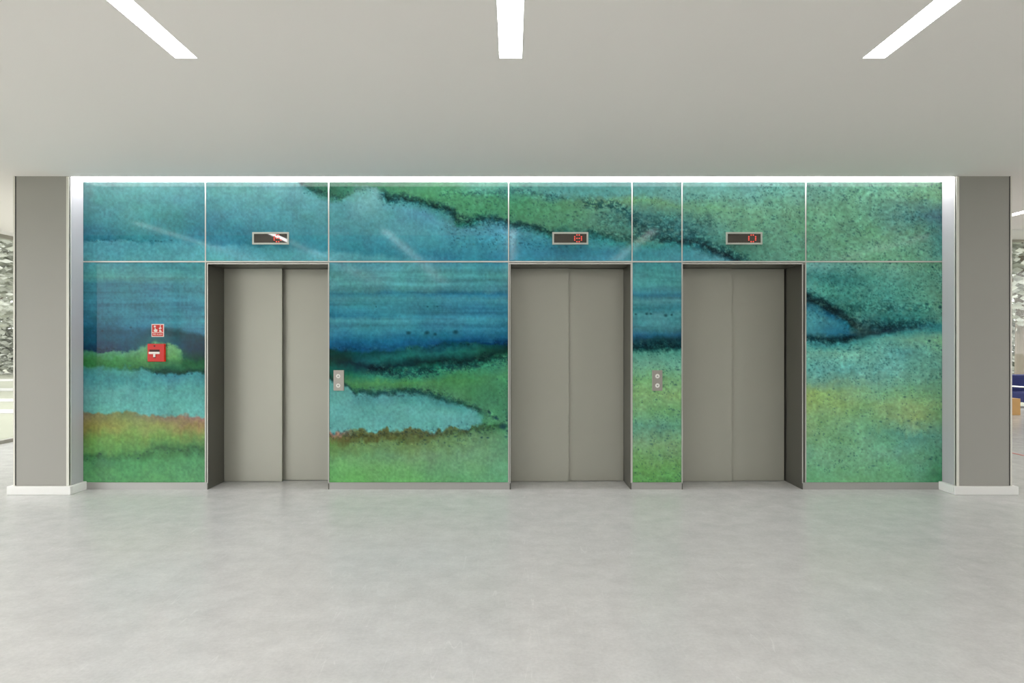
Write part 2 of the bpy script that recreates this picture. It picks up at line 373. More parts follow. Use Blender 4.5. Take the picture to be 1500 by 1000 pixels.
LEFT = [
 [(122,383,84,158,170),(300,383,84,158,170)], [(122,398,80,156,160),(300,398,84,158,162)], [(122,407,90,164,164),(300,407,88,162,164)],
 [(122,414,66,142,160),(300,416,76,150,164)], [(122,425,62,137,154),(300,425,70,145,160)], [(122,450,62,140,158),(300,450,60,140,158)], [(122,470,45,118,142),(225,470,55,135,155),(300,470,66,146,162)],
 [(122,485,28,95,122),(200,485,35,105,130),(238,477,56,130,150),(300,486,60,138,158)],
 [(122,498,25,90,118),(190,495,25,90,112),(238,483,24,84,94),(260,488,20,76,84),(300,494,12,62,70)],
 [(122,511,12,50,85),(160,513,30,55,85),(185,513,15,70,95),(215,502,35,105,110),(230,497,40,110,110),(250,500,30,90,100),(270,510,20,65,85),(300,512,15,45,65)],
 [(122,516,70,140,110),(185,516,95,155,125),(205,511,104,162,124),(215,508,110,166,122),(230,502,104,162,116),(255,506,112,166,118),(266,514,108,164,118),(271,521,25,85,70),(300,524,18,60,55)],
 [(122,524,55,125,70),(190,525,80,145,90),(230,526,100,158,96),(258,524,100,158,100),(272,528,40,105,65),(300,530,25,85,55)],
 [(122,533,50,120,65),(190,535,65,130,80),(215,537,70,130,80),(240,540,48,108,78),(300,538,40,105,65)],
 [(122,537,75,145,125),(190,536,60,130,100),(215,540,40,105,80),(232,545,30,75,60),(250,546,30,75,60),(270,544.5),(300,542,25,75,60)],
 [(122,541,70,145,140),(190,540,85,155,145),(215,544,75,150,145),(232,549,60,140,145),(250,550),(300,546,65,140,145)],
 [(122,555,75,150,150),(300,555,80,155,155)], [(122,572,104,174,164),(300,572,95,168,155)],
 [(122,602,108,180,165),(200,603),(260,607),(300,609,110,180,170)],
 [(122,606,140,136,96),(180,606,128,146,98),(250,611,140,130,102),(300,613,150,122,112)],
 [(122,622,145,145,75),(200,622,140,160,95),(300,626,150,140,85)], [(122,640,115,155,80),(200,640,125,165,90),(300,640,125,155,85)],
 [(122,664,105,160,90),(190,660),(215,650,105,155,90),(300,650,95,140,80)], [(122,672,66,122,72),(190,668,80,136,82),(215,660,70,120,72),(260,660),(300,659,66,116,68)],
 [(122,680,90,155,100),(190,678),(300,672,95,160,105)], [(122,706,100,165,105),(300,706,105,170,115)],
]
MID = [
 [(482,383,80,152,168),(600,383,85,155,170),(745,383,60,138,162)], [(482,400,88,158,162),(600,400,85,155,160),(745,400,75,148,158)],
 [(482,424,85,155,160),(600,424,80,150,160),(745,424,70,142,155)], [(482,430,62,138,152),(600,430,55,130,155),(745,431,45,120,150)],
 [(482,437,80,150,160),(600,437,72,145,160),(745,438,70,145,160)], [(482,450,60,135,155),(600,450,65,138,155),(745,450,50,125,150)],
 [(482,463,45,120,145),(600,463,60,135,155),(745,463,55,130,155)], [(482,468,75,145,155),(600,468,70,142,158),(745,468,60,135,155)],
 [(482,485,60,135,155),(600,485,50,125,148),(745,484,45,118,145)], [(482,502,30,100,135),(600,498,25,100,135),(745,494,30,100,135)],
 [(482,511,15,70,110),(560,510,20,80,115),(600,507,20,85,120),(650,501,16,76,112),(745,500,8,50,95)],
 [(482,515,15,50,50),(520,518,15,70,70),(560,514,15,60,70),(600,512,25,90,90),(650,505,15,60,80),(700,504,20,80,85),(745,504,12,50,60)],
 [(482,526,25,50,45),(510,528,22,55,50),(520,531,20,70,75),(560,524,30,100,100),(600,520,30,105,100),(650,516,30,105,105),(700,514,30,100,90),(725,512,20,60,55),(745,512,18,50,45)],
 [(482,530,25,60,50),(520,533,15,45,50),(545,539),(570,537,15,45,50),(600,534),(640,530,15,45,45),(680,528),(710,525),(722,519),(745,517,20,60,50)],
 [(482,538,25,95,80),(520,541,20,75,70),(545,543),(570,542,25,90,80),(640,536),(680,533),(720,528,30,90,75),(745,524,50,125,90)],
 [(482,546,30,95,75),(510,550,35,110,80),(545,551,50,130,100),(600,549,55,135,105),(680,541,55,135,100),(745,534,70,145,110)],
 [(482,552,20,60,50),(505,558,70,135,85),(520,562,75,140,85),(560,560,80,145,85),(640,558,80,145,85),(700,555,75,140,90),(745,550,75,145,95)],
 [(482,554,20,60,50),(505,560,66,128,80),(520,566,70,135,80),(560,568,65,125,80),(600,566),(640,572,75,135,90),(680,584),(700,592,70,135,95),(745,585,70,140,100)],
 [(482,555,20,60,55),(500,560),(520,572,40,95,75),(545,576,35,90,80),(570,575),(600,571,30,85,75),(625,574),(650,583),(670,589,35,85,65),(690,594),(702,600,45,105,75),(715,606,75,140,100),(745,604,65,130,95)],
 [(482,559,95,165,155),(500,565),(520,576,80,150,145),(545,581),(570,582,75,145,140),(600,580,70,145,140),(625,582),(650,590),(670,595),(690,600,80,155,145),(699,606,76,150,140),(704,613,76,148,130),(708,614,75,140,100),(745,612)],
 [(482,596,98,170,158),(600,600,94,166,156),(690,608,92,164,155),(702,613,88,160,150),(704,616,76,146,125),(708,618,78,145,100),(745,618)],
 [(482,629,95,165,155),(520,627),(550,627),(570,628),(600,628),(630,630),(650,628),(680,626),(697,624,90,160,150),(703,619,82,152,135),(708,622,75,140,95),(745,622)],
 [(482,634,165,135,110),(500,634,150,120,95),(520,631,95,110,70),(550,631,90,100,55),(600,632,90,100,60),(630,635),(650,632,85,105,60),(680,629),(700,627,70,110,65),(725,625,50,100,60),(745,628,65,130,85)],
 [(482,642,110,115,60),(520,640,80,90,45),(560,641,85,95,45),(600,642,80,95,50),(650,636,85,110,60),(700,632,75,120,75),(745,634,80,145,100)],
 [(482,652,100,145,75),(520,650,110,145,85),(600,651,105,140,80),(700,641,105,150,100),(745,644,95,155,110)],
 [(482,668,105,160,100),(600,668,115,160,110),(700,668,110,160,115),(745,668,100,160,115)], [(482,706,105,170,95),(600,706,105,170,100),(745,706,100,165,120)],
]
SLIM = [[(927,y,*c),(998,y+d,*c)] for y, d, c in (
 (383,0,(60,135,155)),(397,0,(70,145,150)),(415,0,(75,150,155)),(432,0,(45,120,150)),(440,0,(75,148,165)),(452,0,(45,122,140)),(460,0,(70,145,160)),(480,0,(62,138,158)),
 (492,-1,(25,95,135)),(498,-1,(12,60,82)),(509,-2,(18,62,68)),(517,-2,(65,140,120)),(535,0,(92,160,132)),(555,0,(98,160,110)),(580,0,(112,165,105)),(605,0,(90,150,105)),(625,0,(80,145,115)),(650,0,(105,155,110)),(680,0,(90,150,85)),(706,0,(75,145,75)))]
RIGHT = [
 [(1181,383,105,170,165),(1230,383,90,155,140),(1300,383,95,160,130),(1380,383,85,150,115)],
 [(1181,405,60,125,120),(1220,405,50,115,110),(1300,405,75,145,125),(1380,405,70,140,115)],
 [(1181,421,90,165,155),(1220,430,60,135,120),(1300,430,65,140,125),(1380,430,80,150,115)],
 [(1181,426,60,120,115),(1200,434,50,110,108),(1225,444,50,112,108),(1243,456,50,112,105),(1253,464,54,116,108),(1300,450,62,134,122),(1340,448,66,138,122),(1380,450,76,146,116)],
 [(1181,430,26,58,66),(1200,439,26,56,64),(1225,450,26,60,68),(1243,461,30,60,66),(1253,473,40,64,66),(1262,478,44,80,80),(1300,462,45,115,110),(1340,458,54,126,116),(1380,458,70,140,115)],
 [(1181,438,22,50,60),(1200,446,24,52,60),(1215,455),(1228,460),(1243,468,26,56,62),(1252,478,45,65,65),(1262,484,38,66,70),(1300,475,30,86,94),(1340,472,46,116,114),(1380,470,65,140,125)],
 [(1181,446,30,95,120),(1200,450,30,100,130),(1215,460,15,85,120),(1228,464,20,85,120),(1243,472,22,96,120),(1250,482,36,80,88),(1262,488,36,66,72),(1300,482,20,54,72),(1338,480,34,92,104),(1380,475,50,130,140)],
 [(1181,463,66,140,160),(1210,470,55,130,150),(1230,474,34,114,142),(1244,480,22,94,130),(1251,486,36,74,80),(1262,490,30,62,70),(1300,485,22,52,70),(1338,483,48,116,122),(1380,484,60,135,140)],
 [(1181,484,58,132,152),(1210,486,34,112,142),(1230,488,25,100,135),(1245,488,28,84,110),(1262,491,30,66,76),(1300,488,36,96,104),(1338,486,66,140,138),(1380,488,74,144,132)],
 [(1181,494,20,62,76),(1205,495),(1220,498,15,50,60),(1240,495),(1256,492.5,20,60,70),(1275,491,46,104,112),(1300,491,72,144,140),(1380,492,92,158,130)],
 [(1181,501,56,126,132),(1220,505),(1256,499,62,132,132),(1300,495,85,155,140),(1380,500,104,170,126)],
 [(1181,515,94,165,145),(1260,515,98,168,145),(1325,515,82,148,145),(1380,515,90,155,130)],
 [(1181,540,90,158,150),(1300,540,94,160,150),(1380,540,85,150,130)], [(1181,557,90,150,125),(1300,557,94,158,138),(1380,557,85,145,120)],
 [(1181,575,124,165,96),(1280,575,100,160,116),(1380,575,90,150,105)], [(1181,592,120,162,95),(1270,592,105,158,105),(1340,592,120,165,105),(1380,592,105,160,105)],
 [(1181,612,110,160,105),(1270,612,95,155,110),(1340,612,125,165,105),(1380,612,90,150,100)], [(1181,630,104,156,106),(1270,632,86,150,114),(1330,640,75,142,124),(1380,640,75,140,115)],
 [(1181,665,94,155,118),(1270,665,90,155,115),(1345,665,84,150,118),(1380,665,58,128,92)], [(1181,706,80,150,105),(1270,706,88,155,105),(1350,706,74,145,105),(1380,706,42,116,78)],
]
fr = fbm(gx, gy, 6, 20, 3, 3)*4 + fbm(gx, gy, 30, 26, 21, 4)*10 + fbm(gx, gy, 8, 7, 91, 3)*8
fr = fr + fbm(gx, gy, 7, 30, 95, 3)*12*np.clip((gy-612)/15, 0, 1)*np.clip((690-gy)/15, 0, 1)
hx = fbm(gx, gy, 30, 24, 41, 4)*9 + fbm(gx, gy, 7, 7, 61, 3)*6
soft = np.where((gy > 395) & (gy < 500), 0.55, 1.0)
ux, uy = gx + hx, gy + fr*soft
img = bands(TOP, ux, uy)
low = gy >= 383
for B, a, c in ((LEFT, 100, 400), (MID, 400, 850), (SLIM, 850, 1090), (RIGHT, 1090, 1500)):
    m = low & (gx > a) & (gx <= c)
    img = np.where(m[..., None], bands(B, ux, np.maximum(uy, 383)), img)
# horizontal brush streaks in the blue, watercolour blooms, paper grain
blue = np.clip((gy-385)/20, 0, 1)*np.clip((505-gy)/20, 0, 1)*(gx < 1010)
img *= (0.95 + 0.05*(1-blue) + 0.30*fbm(gx, gy, 150, 6, 131, 3)*blue)[..., None]
g1 = fbm(gx, gy, 26, 26, 201, 4)*0.20 + fbm(gx, gy, 3.0, 3.4, 231, 2)*0.20 + fbm(gx, gy, 3, 60, 251, 2)*0.05
img *= (1 + g1)[..., None]
hue = fbm(gx, gy, 34, 22, 271, 4)
img[..., 1] += hue*8; img[..., 2] -= hue*9; img[..., 0] += fbm(gx, gy, 22, 22, 281, 3)*9
# pigment specks
X1, Y1 = gx, gy
D = np.zeros_like(gx)
def seg(pts, w, d):
    global D
    for (ax, ay), (bx_, by_) in zip(pts, pts[1:]):
        L2 = (bx_-ax)**2 + (by_-ay)**2
        t = np.clip(((gx-ax)*(bx_-ax)+(gy-ay)*(by_-ay))/L2, 0, 1)
        q = np.hypot(gx-(ax+t*(bx_-ax)), gy-(ay+t*(by_-ay)))
        D = np.maximum(D, d*np.exp(-(q/w)**2))
def area(x0, x1, y0, y1, d, f=15):
    global D
    s = lambda v: np.clip(v, 0, 1)
    D = np.maximum(D, d*s((gx-x0)/f)*s((x1-gx)/f)*s((gy-y0)/f)*s((y1-gy)/f))
area(640, 1400, 270, 372, 0.30); area(1100, 1400, 255, 480, 0.38); area(1170, 1400, 490, 570, 0.34); area(1170, 1400, 560, 700, 0.20); area(915, 1010, 500, 720, 0.24); area(720, 960, 540, 640, 0.2)
area(860, 1060, 296, 350, 0.55, 20); area(1230, 1380, 455, 488, 0.6, 12)
seg([(562,286),(572,293),(590,288),(630,299),(652,304),(668,318),(690,325),(720,321),(745,328),(790,335),(805,342)], 9, .85); seg([(662,310),(672,322),(690,330)], 10, .9)
seg([(650,282),(690,283),(745,282),(760,280),(800,287),(830,290)], 9, .6)
seg([(860,298),(900,300),(918,308),(930,325),(935,345)], 10, .95); seg([(930,328),(960,332),(1000,338),(1030,350)], 16, .74)
seg([(945,340),(970,347),(1000,351),(1030,358),(1060,368),(1090,382)], 11, 1.0); seg([(865,340),(890,345),(925,348)], 11, .72)
seg([(1245,450),(1290,450),(1360,450)], 10, .72); seg([(1260,474),(1300,478),(1345,474)], 11, .95); seg([(1181,496),(1220,500),(1250,494)], 8, .9)
seg([(1181,430),(1215,450),(1250,470)], 11, .9); seg([(1300,322),(1380,320)], 10, .5)
seg([(545,540),(575,545),(610,546),(640,540),(700,533),(745,526)], 9, .85); seg([(715,602),(728,614)], 3, .9); seg([(700,629),(745,620)], 7, .55); seg([(742,600),(742,640)], 3, .55)
seg([(520,573),(560,574),(600,571),(640,576),(680,590),(715,606)], 7, .62); seg([(520,648),(600,650),(700,644)], 6, .35); seg([(927,508),(998,506)], 9, .85)
seg([(437,266),(450,275),(470,281),(500,290)], 7, .6); seg([(215,541),(232,546),(250,548),(300,544)], 3, .4); seg([(122,512),(200,510)], 4, .3)
seg([(122,672),(190,668),(215,660),(300,659)], 5, .35); seg([(200,508),(225,502),(255,506),(268,516)], 4, .3); seg([(482,636),(560,636),(650,633),(700,628)], 8, .55); seg([(122,353),(250,352)], 3, .35)
seg([(482,510),(600,509),(745,502)], 3, .35); seg([(1368,370),(1368,520)], 5, .42); area(500, 560, 268, 290, .2, 8); area(440, 520, 266, 292, .3, 8)
clump = fbm(gx, gy, 14, 9, 331, 3) + 0.5                      # specks gather in drifts
rp = np.random.RandomState(99)
sp = np.zeros_like(gx)
def stamp(prob, r, asp):
    global sp
    hit = rp.rand(*gx.shape) < prob
    R = int(np.ceil(r*1.6))+1
    for dy in range(-R, R+1):
        for dx in range(-R, R+1):
            v = np.clip(1.25 - math.hypot(dx/asp, dy*asp)/r*0.8, 0, 1)
            if v <= 0: continue
            sp = np.maximum(sp, np.roll(np.roll(hit, dy, 0), dx, 1)*v)
dens = np.clip(D, 0, 1)**1.5*np.clip((clump-0.28)*2.6, 0.12, 1.7)
stamp(dens*0.26, 0.62, 1.1); stamp(dens*0.085, 0.95, 0.85); stamp(dens*0.020, 1.25, 1.3); stamp(dens*0.0035, 1.8, 1.35)
worm = 1 - np.abs(2*(fbm(gx+hx*.5, gy, 6, 5, 401, 2)+0.5) - 1)*3.2  # reticulated veins where the pigment is thickest
sp = np.maximum(sp, np.clip(worm*1.5, 0, 1)*np.clip((D-0.36)*2.2, 0, 0.95))
wt = 0.34 + 0.3*(fbm(gx, gy, 6, 6, 441, 2)+0.5) + 0.25*np.clip(D-0.4, 0, 1)
img *= (1 + fbm(gx, gy, 4.5, 3.6, 451, 2)*0.85*np.clip(D, 0, .8))[..., None]
dk = np.array([20, 58, 68.])
k_ = (sp*wt)[..., None]
img = img*(1-k_) + dk*k_*np.clip(img.mean(-1, keepdims=True)/110, .35, 1)
lp = np.clip((fbm(gx, gy, 5, 4, 431, 2) - 0.08)*6, 0, 1)*np.clip(D*1.6, 0, 1)*(1-sp)*0.22
img = img*(1-lp[..., None]) + np.array([118, 178, 150.])*lp[..., None]
# single dots
for cx, cy, r in ((551,449,1.2),(626,449,1.4),(640,449,1.4),(598,487,4),(625,487,4),(637,489,3),(667,486,4),(1366,391,2),(1358,446,2.5),(1377,448,3),(1361,499,2.5),(1368,471,2.2),(947,459,2.5),(953,459,2),(975,461,3),(984,460,2.2),(932,460,2),(737,625,6),(727,612,2.5),(743,615,2),(743,632,2.5),(706,641,2),(714,641,2),(150,484,2),(191,479,2),(230,547,2)):
    q = np.hypot(gx+hx*0.3-cx, (gy+fr*0.3-cy)*1.3); k = (0.75*np.clip(1.3-q/r, 0, 1))[..., None]
    img = img*(1-k) + dk*k
gr = np.clip((img[..., 1]-img[..., 2])/25, 0, 1)*np.clip((img[..., 1]-70)/50, 0, 1)      # green wash: a little greyer on the right, darker on the left
ri = np.clip((gx-740)/120, 0, 1); bo = np.clip((gy-525)/30, 0, 1)
img[..., 0] += gr*(13*ri - 4*(1-ri)*bo) + 8*(1-gr)*(gy < 345)*(1-sp); img[..., 2] += gr*7*ri; img[..., 1] -= gr*(1-ri)*9*bo + 6*(1-gr)*bo*(gx < 740)
bl = np.clip((img[..., 2]-img[..., 1])/20, 0, 1)*ri*(1-sp)
img[..., 0] += bl*10; img[..., 2] -= bl*10
img = np.clip(img, 6, 235)
# the colours above are as they look under the cove light: turn them into reflectance
look = np.interp(Y1[:, 0], [266, 272, 280, 290, 305, 320, 345, 370, 395, 430, 706], [4.8, 4.2, 3.0, 2.25, 1.50, 1.16, 0.94, 0.85, 0.80, 0.79, 0.79])[:, None, None]
look = look * (1 + (np.interp(X1[0], [122, 600, 1000, 1380], [1.11, 1.0, 0.90, 0.76])[None, :, None] - 1) * np.clip((Y1[:, 0]-290)/90, 0, 1)[:, None, None])
veil = np.interp(X1[0], [122, 143, 300, 482, 740, 1000, 1380], [0.008, 0.028, 0.026, 0.010, 0.009, 0.008, 0.007])[None, :, None] * np.array([1.0, 1.0, 0.9])
alb = np.clip((lin(img) - veil*np.clip(lin(img)*6, 0, 1)) / look, 0.004, 0.9)

def mural_mat():
    m = bpy.data.materials.new('back_painted_mural_glass'); m.use_nodes = True
    n, l = m.node_tree.nodes, m.node_tree.links; p = n['Principled BSDF']
    a = n.new('ShaderNodeAttribute'); a.attribute_name = 'paint'
    tc = n.new('ShaderNodeTexCoord'); t = n.new('ShaderNodeTexNoise'); t.inputs['Scale'].default_value = 170; t.inputs['Detail'].default_value = 3
    l.new(tc.outputs['Object'], t.inputs['Vector'])
    mr = n.new('ShaderNodeMapRange'); mr.inputs['From Min'].default_value = 0.3; mr.inputs['From Max'].default_value = 0.7
    mr.inputs['To Min'].default_value = 0.93; mr.inputs['To Max'].default_value = 1.07
    l.new(t.outputs['Fac'], mr.inputs['Value'])
    v = n.new('ShaderNodeVectorMath'); v.operation = 'SCALE'; l.new(a.outputs['Color'], v.inputs[0]); l.new(mr.outputs['Result'], v.inputs['Scale'])
    l.new(v.outputs['Vector'], p.inputs['Base Color'])
    p.inputs['Roughness'].default_value = 0.075; p.inputs['Specular IOR Level'].default_value = 0.16
    return m
M_mural = mural_mat()

def mural_panel(px0, px1, py0, py1, label):
    """sheet of back-painted glass: front skin finely divided to carry the painting, 20 mm thick"""
    nx, nz = int(round(px1-px0)), int(round(py1-py0))
    U = np.linspace(px0, px1, nx+1); V = np.linspace(py0, py1, nz+1)
    uu, vv = np.meshgrid(U, V)
    co = np.stack([(uu-750)*YW/1000, np.full_like(uu, YW), EYE+(500-vv)*YW/1000], -1).reshape(-1, 3)
    iu = np.clip(np.rint(uu-X0).astype(int), 0, img.shape[1]-1); iv = np.clip(np.rint(vv-Yt).astype(int), 0, img.shape[0]-1)
    c = alb[iv, iu].reshape(-1, 3)
    n = (nx+1)*(nz+1)
    i = np.arange(nz)[:, None]*(nx+1) + np.arange(nx)[None, :]
    quads = np.stack([i, i+nx+1, i+nx+2, i+1], -1).reshape(-1, 4)
    corners = [0, nx, n-1, n-1-nx]                       # tl, tr, br, bl
    bk = co[corners].copy(); bk[:, 1] += 0.020
    co = np.vstack([co, bk]); c = np.vstack([c, np.tile([[.2, .3, .3]], (4, 1))])
    loops = [*quads.reshape(-1)]; tot = [4]*len(quads)
    rim = [list(range(0, nx+1)), list(range(nx, n, nx+1)), list(range(n-1, n-2-nx, -1)), list(range(n-1-nx, -1, -(nx+1)))]
    for k in range(4):
        poly = rim[k] + [n+(k+1) % 4, n+k]; loops += poly; tot.append(len(poly))
    loops += [n, n+1, n+2, n+3]; tot.append(4)
    ctr = Vector(((px0+px1)/2*0.0064-4.8, YW+0.01, EYE+(500-(py0+py1)/2)*0.0064))
    co -= np.array(ctr)
    me = bpy.data.meshes.new('mural_panel')
    me.vertices.add(len(co)); me.vertices.foreach_set('co', co.ravel())
    me.loops.add(len(loops)); me.loops.foreach_set('vertex_index', np.array(loops, dtype=np.int32))
    st = np.concatenate([[0], np.cumsum(tot)[:-1]]).astype(np.int32)
    me.polygons.add(len(tot)); me.polygons.foreach_set('loop_start', st); me.polygons.foreach_set('loop_total', np.array(tot, dtype=np.int32))
    me.update(calc_edges=True); me.validate()
    at = me.color_attributes.new('paint', 'FLOAT_COLOR', 'POINT')
    at.data.foreach_set('color', np.hstack([c, np.ones((len(c), 1))]).astype(np.float32).ravel())
    me.materials.append(M_mural)
    o = bpy.data.objects.new('mural_panel', me); COL.objects.link(o); o.location = ctr
    return tag(o, label, 'mural panel', 'watercolour glass panels of the lift wall')
G = 0.8
VX = [122, 301, 481.5, 745, 925.8, 999, 1180.2, 1380]
top_lab = ['plain blue upper mural panel in the left corner, a thin dark waterline across its foot', 'blue upper mural panel above the left lift, carrying the leftmost floor display',
 'wide upper mural panel, green bank with a ragged dark edge over blue water', 'upper mural panel above the centre lift, carrying the display that shows 8',
 'narrow upper mural panel between centre and right lifts, crossed by black speckling', 'speckled green upper mural panel above the right lift, carrying a red 0 display',
 'green upper mural panel in the right corner, faint dark blue patch at its edge']
for k in range(7):
    mural_panel(VX[k] + (G if k else 0), VX[k+1] - (G if k < 6 else 0), 266, 382.6 - 0.6, top_lab[k])
for a, c, lb in ((0, 1, 'tall mural panel left of the left lift, behind the red fire alarm box'), (2, 3, 'wide tall mural panel with a pale turquoise lake between the left and centre lifts'),
                 (4, 5, 'narrow tall mural panel between the centre and right lifts, blue above green'), (6, 7, 'tall green mural panel right of the right lift with a small dark-rimmed blue pool')):
    mural_panel(VX[a] + (G if a else 0), VX[c] - (G if c < 7 else 0), 384.2, 706.2, lb)

# joints between the panels
tn = 1
def trim(a, c):
    global tn
    tag(MB().box(a, c).build('trim_%d' % tn, M_trim), kind='structure'); tn += 1
for x in VX[1:-1]: trim((wx(x-G), YW-0.003, wz(381.9)), (wx(x+G), YW+0.021, wz(266.2)))
trim((wx(122), YW-0.003, wz(384.1)), (wx(1380), YW+0.021, wz(382.1)))
for x in VX[1:-1]: trim((wx(x-G), YW-0.003, wz(706.2)), (wx(x+G), YW+0.021, wz(384.1)))
# kick plates under the panels
bn = ['left', 'centre_left', 'centre_right', 'right']
for nme, (x0, x1) in zip(bn, ((126, 304.6), (481, 747.2), (924.6, 999.8), (1174.9, 1375))):
    k = MB().box((wx(x0), YW-0.002, 0.0), (wx(x1), YW+0.021, wz(707.6))); k.box((wx(x0), YW-0.006, wz(707.6)), (wx(x1), YW+0.021, wz(706.3)))
    tag(k.build('baseboard_' + nme, M_kick), kind='structure')

# ------------------------------------------------------------------ lifts
def lift(x0, x1, jl, jr, seam, black, label, back=0.034):
    """x0,x1 clear opening; jl, jr outer edges of the side faces (px at wall plane); seam px at the door plane"""
    cx = wx((x0+x1)/2)
    root = empty('elevator', (cx, YP, 0), label=label, cat='elevator', group='lift entrances in the mural wall')
    a, c = wx(x0), wx(x1); yb = 6.90
    f = MB(); t = 0.009
    zb = wz(707.7)
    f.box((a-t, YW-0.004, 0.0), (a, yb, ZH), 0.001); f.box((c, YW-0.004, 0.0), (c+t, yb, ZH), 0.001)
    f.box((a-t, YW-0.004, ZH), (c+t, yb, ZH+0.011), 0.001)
    f.build('frame', M_metal_shade, root)
    # shallow side fillers between frame edge and panel joint
    g = MB(); any_ = False
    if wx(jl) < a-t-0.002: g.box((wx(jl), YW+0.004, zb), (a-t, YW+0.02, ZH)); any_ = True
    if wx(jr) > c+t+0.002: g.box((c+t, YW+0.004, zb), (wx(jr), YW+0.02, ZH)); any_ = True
    if any_: g.build('side_filler', M_metal_shade, root)
    e = MB(); e.box((a-t, YW-0.006, 0.0 + 0.062), (a-0.001, YW-0.004, ZH+0.011)); e.box((c+0.001, YW-0.006, 0.062), (c+t, YW-0.004, ZH+0.011)); e.box((a-t, YW-0.0062, ZH+0.001), (c+t, YW-0.0041, ZH+0.011))
    e.build('edge_strip', M_trim, root)
    s = wx(seam, YP)
    MB().box((a+0.002, YP, 0.004), (s, YP+0.030, ZH-0.003), 0.0006).build('door_panel', M_metal, root)
    r1 = c-0.002 if not black else wx(black, YP+0.04)
    MB().box((s-0.03, YP+back, 0.004), (r1, YP+back+0.030, ZH-0.003), 0.002).build('door_panel', M_metal, root)
    return root
lift(305, 481, 302, 481, 413, None, 'left lift entrance, its two sliding doors parted by a dark vertical shadow line', 0.062)
lift(748, 923.5, 746, 925, 833, None, 'centre lift entrance with closed plain grey doors, between the lake panel and the narrow panel')
lift(1000, 1174.5, 1000, 1179.2, 1072, 1148.5, 'right lift entrance with closed grey doors and a black gap at their right edge')
b = MB()
for (u, w) in OP: b.box((wx(u)-0.008, 6.90, 0), (wx(w)+0.008, 6.99, ZH))
tag(b.build('wall_shaft', M_black), kind='structure')

# ------------------------------------------------------------------ floor displays
GL = {'8': ['.XX.', 'X..X', 'XXXX', 'X..X', '.XX.'], '0': ['.XX.', 'X..X', 'X..X', 'X..X', '.XX.'], '6': ['.XX.', 'X...', 'XXX.', 'X..X', '.XX.']}
def display(x0, x1, ch, gx0, label):
    y0, y1 = 340.2, 358.2; z0, z1 = wz(y1), wz(y0); a, c = wx(x0), wx(x1); t = 0.0155
    r = empty('floor_display', ((a+c)/2, YW, z0), label=label, cat='floor display', group='floor displays above the lifts')
    f = MB(); yf = YW-0.014; yr = YW-0.0005
    f.box((a, yf, z0), (c, yr, z0+t), .001).box((a, yf, z1-t), (c, yr, z1), .001).box((a, yf, z0+t), (a+t, yr, z1-t), .001).box((c-t, yf, z0+t), (c, yr, z1-t), .001)
    f.build('bezel', M_dframe, r)
    MB().box((a+t-.001, YW-0.009, z0+t-.001), (c-t+.001, yr, z1-t+.001)).build('screen', M_screen, r)
    d = MB()
    for j, row in enumerate(GL[ch]):
        for i, k in enumerate(row):
            if k == 'X':
                q = (gx0 + (0, 3.3, 6.6, 9.9)[i], 344.4 + j*2.4); p = P(*q)
                d.cyl((p.x, YW-0.0125, p.z), (p.x, YW-0.0085, p.z), 0.0062, 12)
    d.build('digit', M_led, r); return r
display(370.2, 423.6, '6', 402.2, 'leftmost floor display, a white ceiling light mirrored across its red digit')
display(809, 861.5, '8', 841.7, 'floor display showing a red 8 above the centre lift')
display(1063, 1116.2, '0', 1096.4, 'floor display showing a red 0 above the right lift')

# ------------------------------------------------------------------ call buttons
def call(x0, x1, bx_, label):
    z0, z1 = wz(572), wz(542)
    r = empty('call_panel', (wx((x0+x1)/2), YW, z0), label=label, cat='call button panel', group='lift call panels')
    MB().box((wx(x0), YW-0.012, z0), (wx(x1), YW-0.0004, z1), 0.002).build('plate', M_plate, r)
    for k, yy in enumerate((550.6, 564.4)):
        p = P(bx_, yy)
        o = MB().cyl((p.x, YW-0.0165, p.z), (p.x, YW-0.0115, p.z), 0.0205, 32, bev=0.0015).build('button', M_btn, r, smooth=False)
        s = 1 if k == 0 else -1; w = 0.010; pts = [(p.x-w, p.z-s*0.006), (p.x+w, p.z-s*0.006), (p.x, p.z+s*0.010)]
        if s < 0: pts = pts[::-1]
        ar = MB().prism(pts, YW-0.0172, YW-0.0160).build('arrow', M_arrow, r)
        ar.parent = o; ar.data.transform(Matrix.Translation(Vector(r.location) - Vector(r.location)))
    return r
call(489, 504.2, 496, 'steel call panel with two white buttons beside the left lift')
call(955, 970, 962.6, 'steel call panel with two white buttons on the narrow panel between two lifts')

# ------------------------------------------------------------------ fire alarm box and sign
r = empty('fire_alarm_box', (wx(230.5), YW, wz(530)), label='red square fire alarm box with a white T-shaped pull handle', cat='fire alarm')
MB().box((wx(218.3), YW-0.030, wz(529.4)), (wx(243.2), YW-0.0004, wz(503.4)), 0.004).build('box', M_red, r)
MB().box((wx(221.6), YW-0.032, wz(515.2)), (wx(236.2), YW-0.029, wz(511.8))).build('slot', mat('dark_slot', (60, 14, 12), 0.6), r)
h = MB().box((wx(221), YW-0.042, wz(518.3)), (wx(236.8), YW-0.0295, wz(515.0)), 0.003).box((wx(227.4), YW-0.040, wz(522.8)), (wx(230.4), YW-0.0295, wz(518.3)), 0.002)
h.build('handle', M_handle, r)
MB().cyl((wx(228.8), YW-0.0315, wz(506.6)), (wx(228.8), YW-0.0290, wz(506.6)), 0.008, 20).build('keyhole', mat('dark_keyhole', (70, 16, 14), 0.6), r)
MB().box((wx(227.4), YW-0.032, wz(524)), (wx(230.6), YW-0.029, wz(522.9))).build('latch', M_black, r)

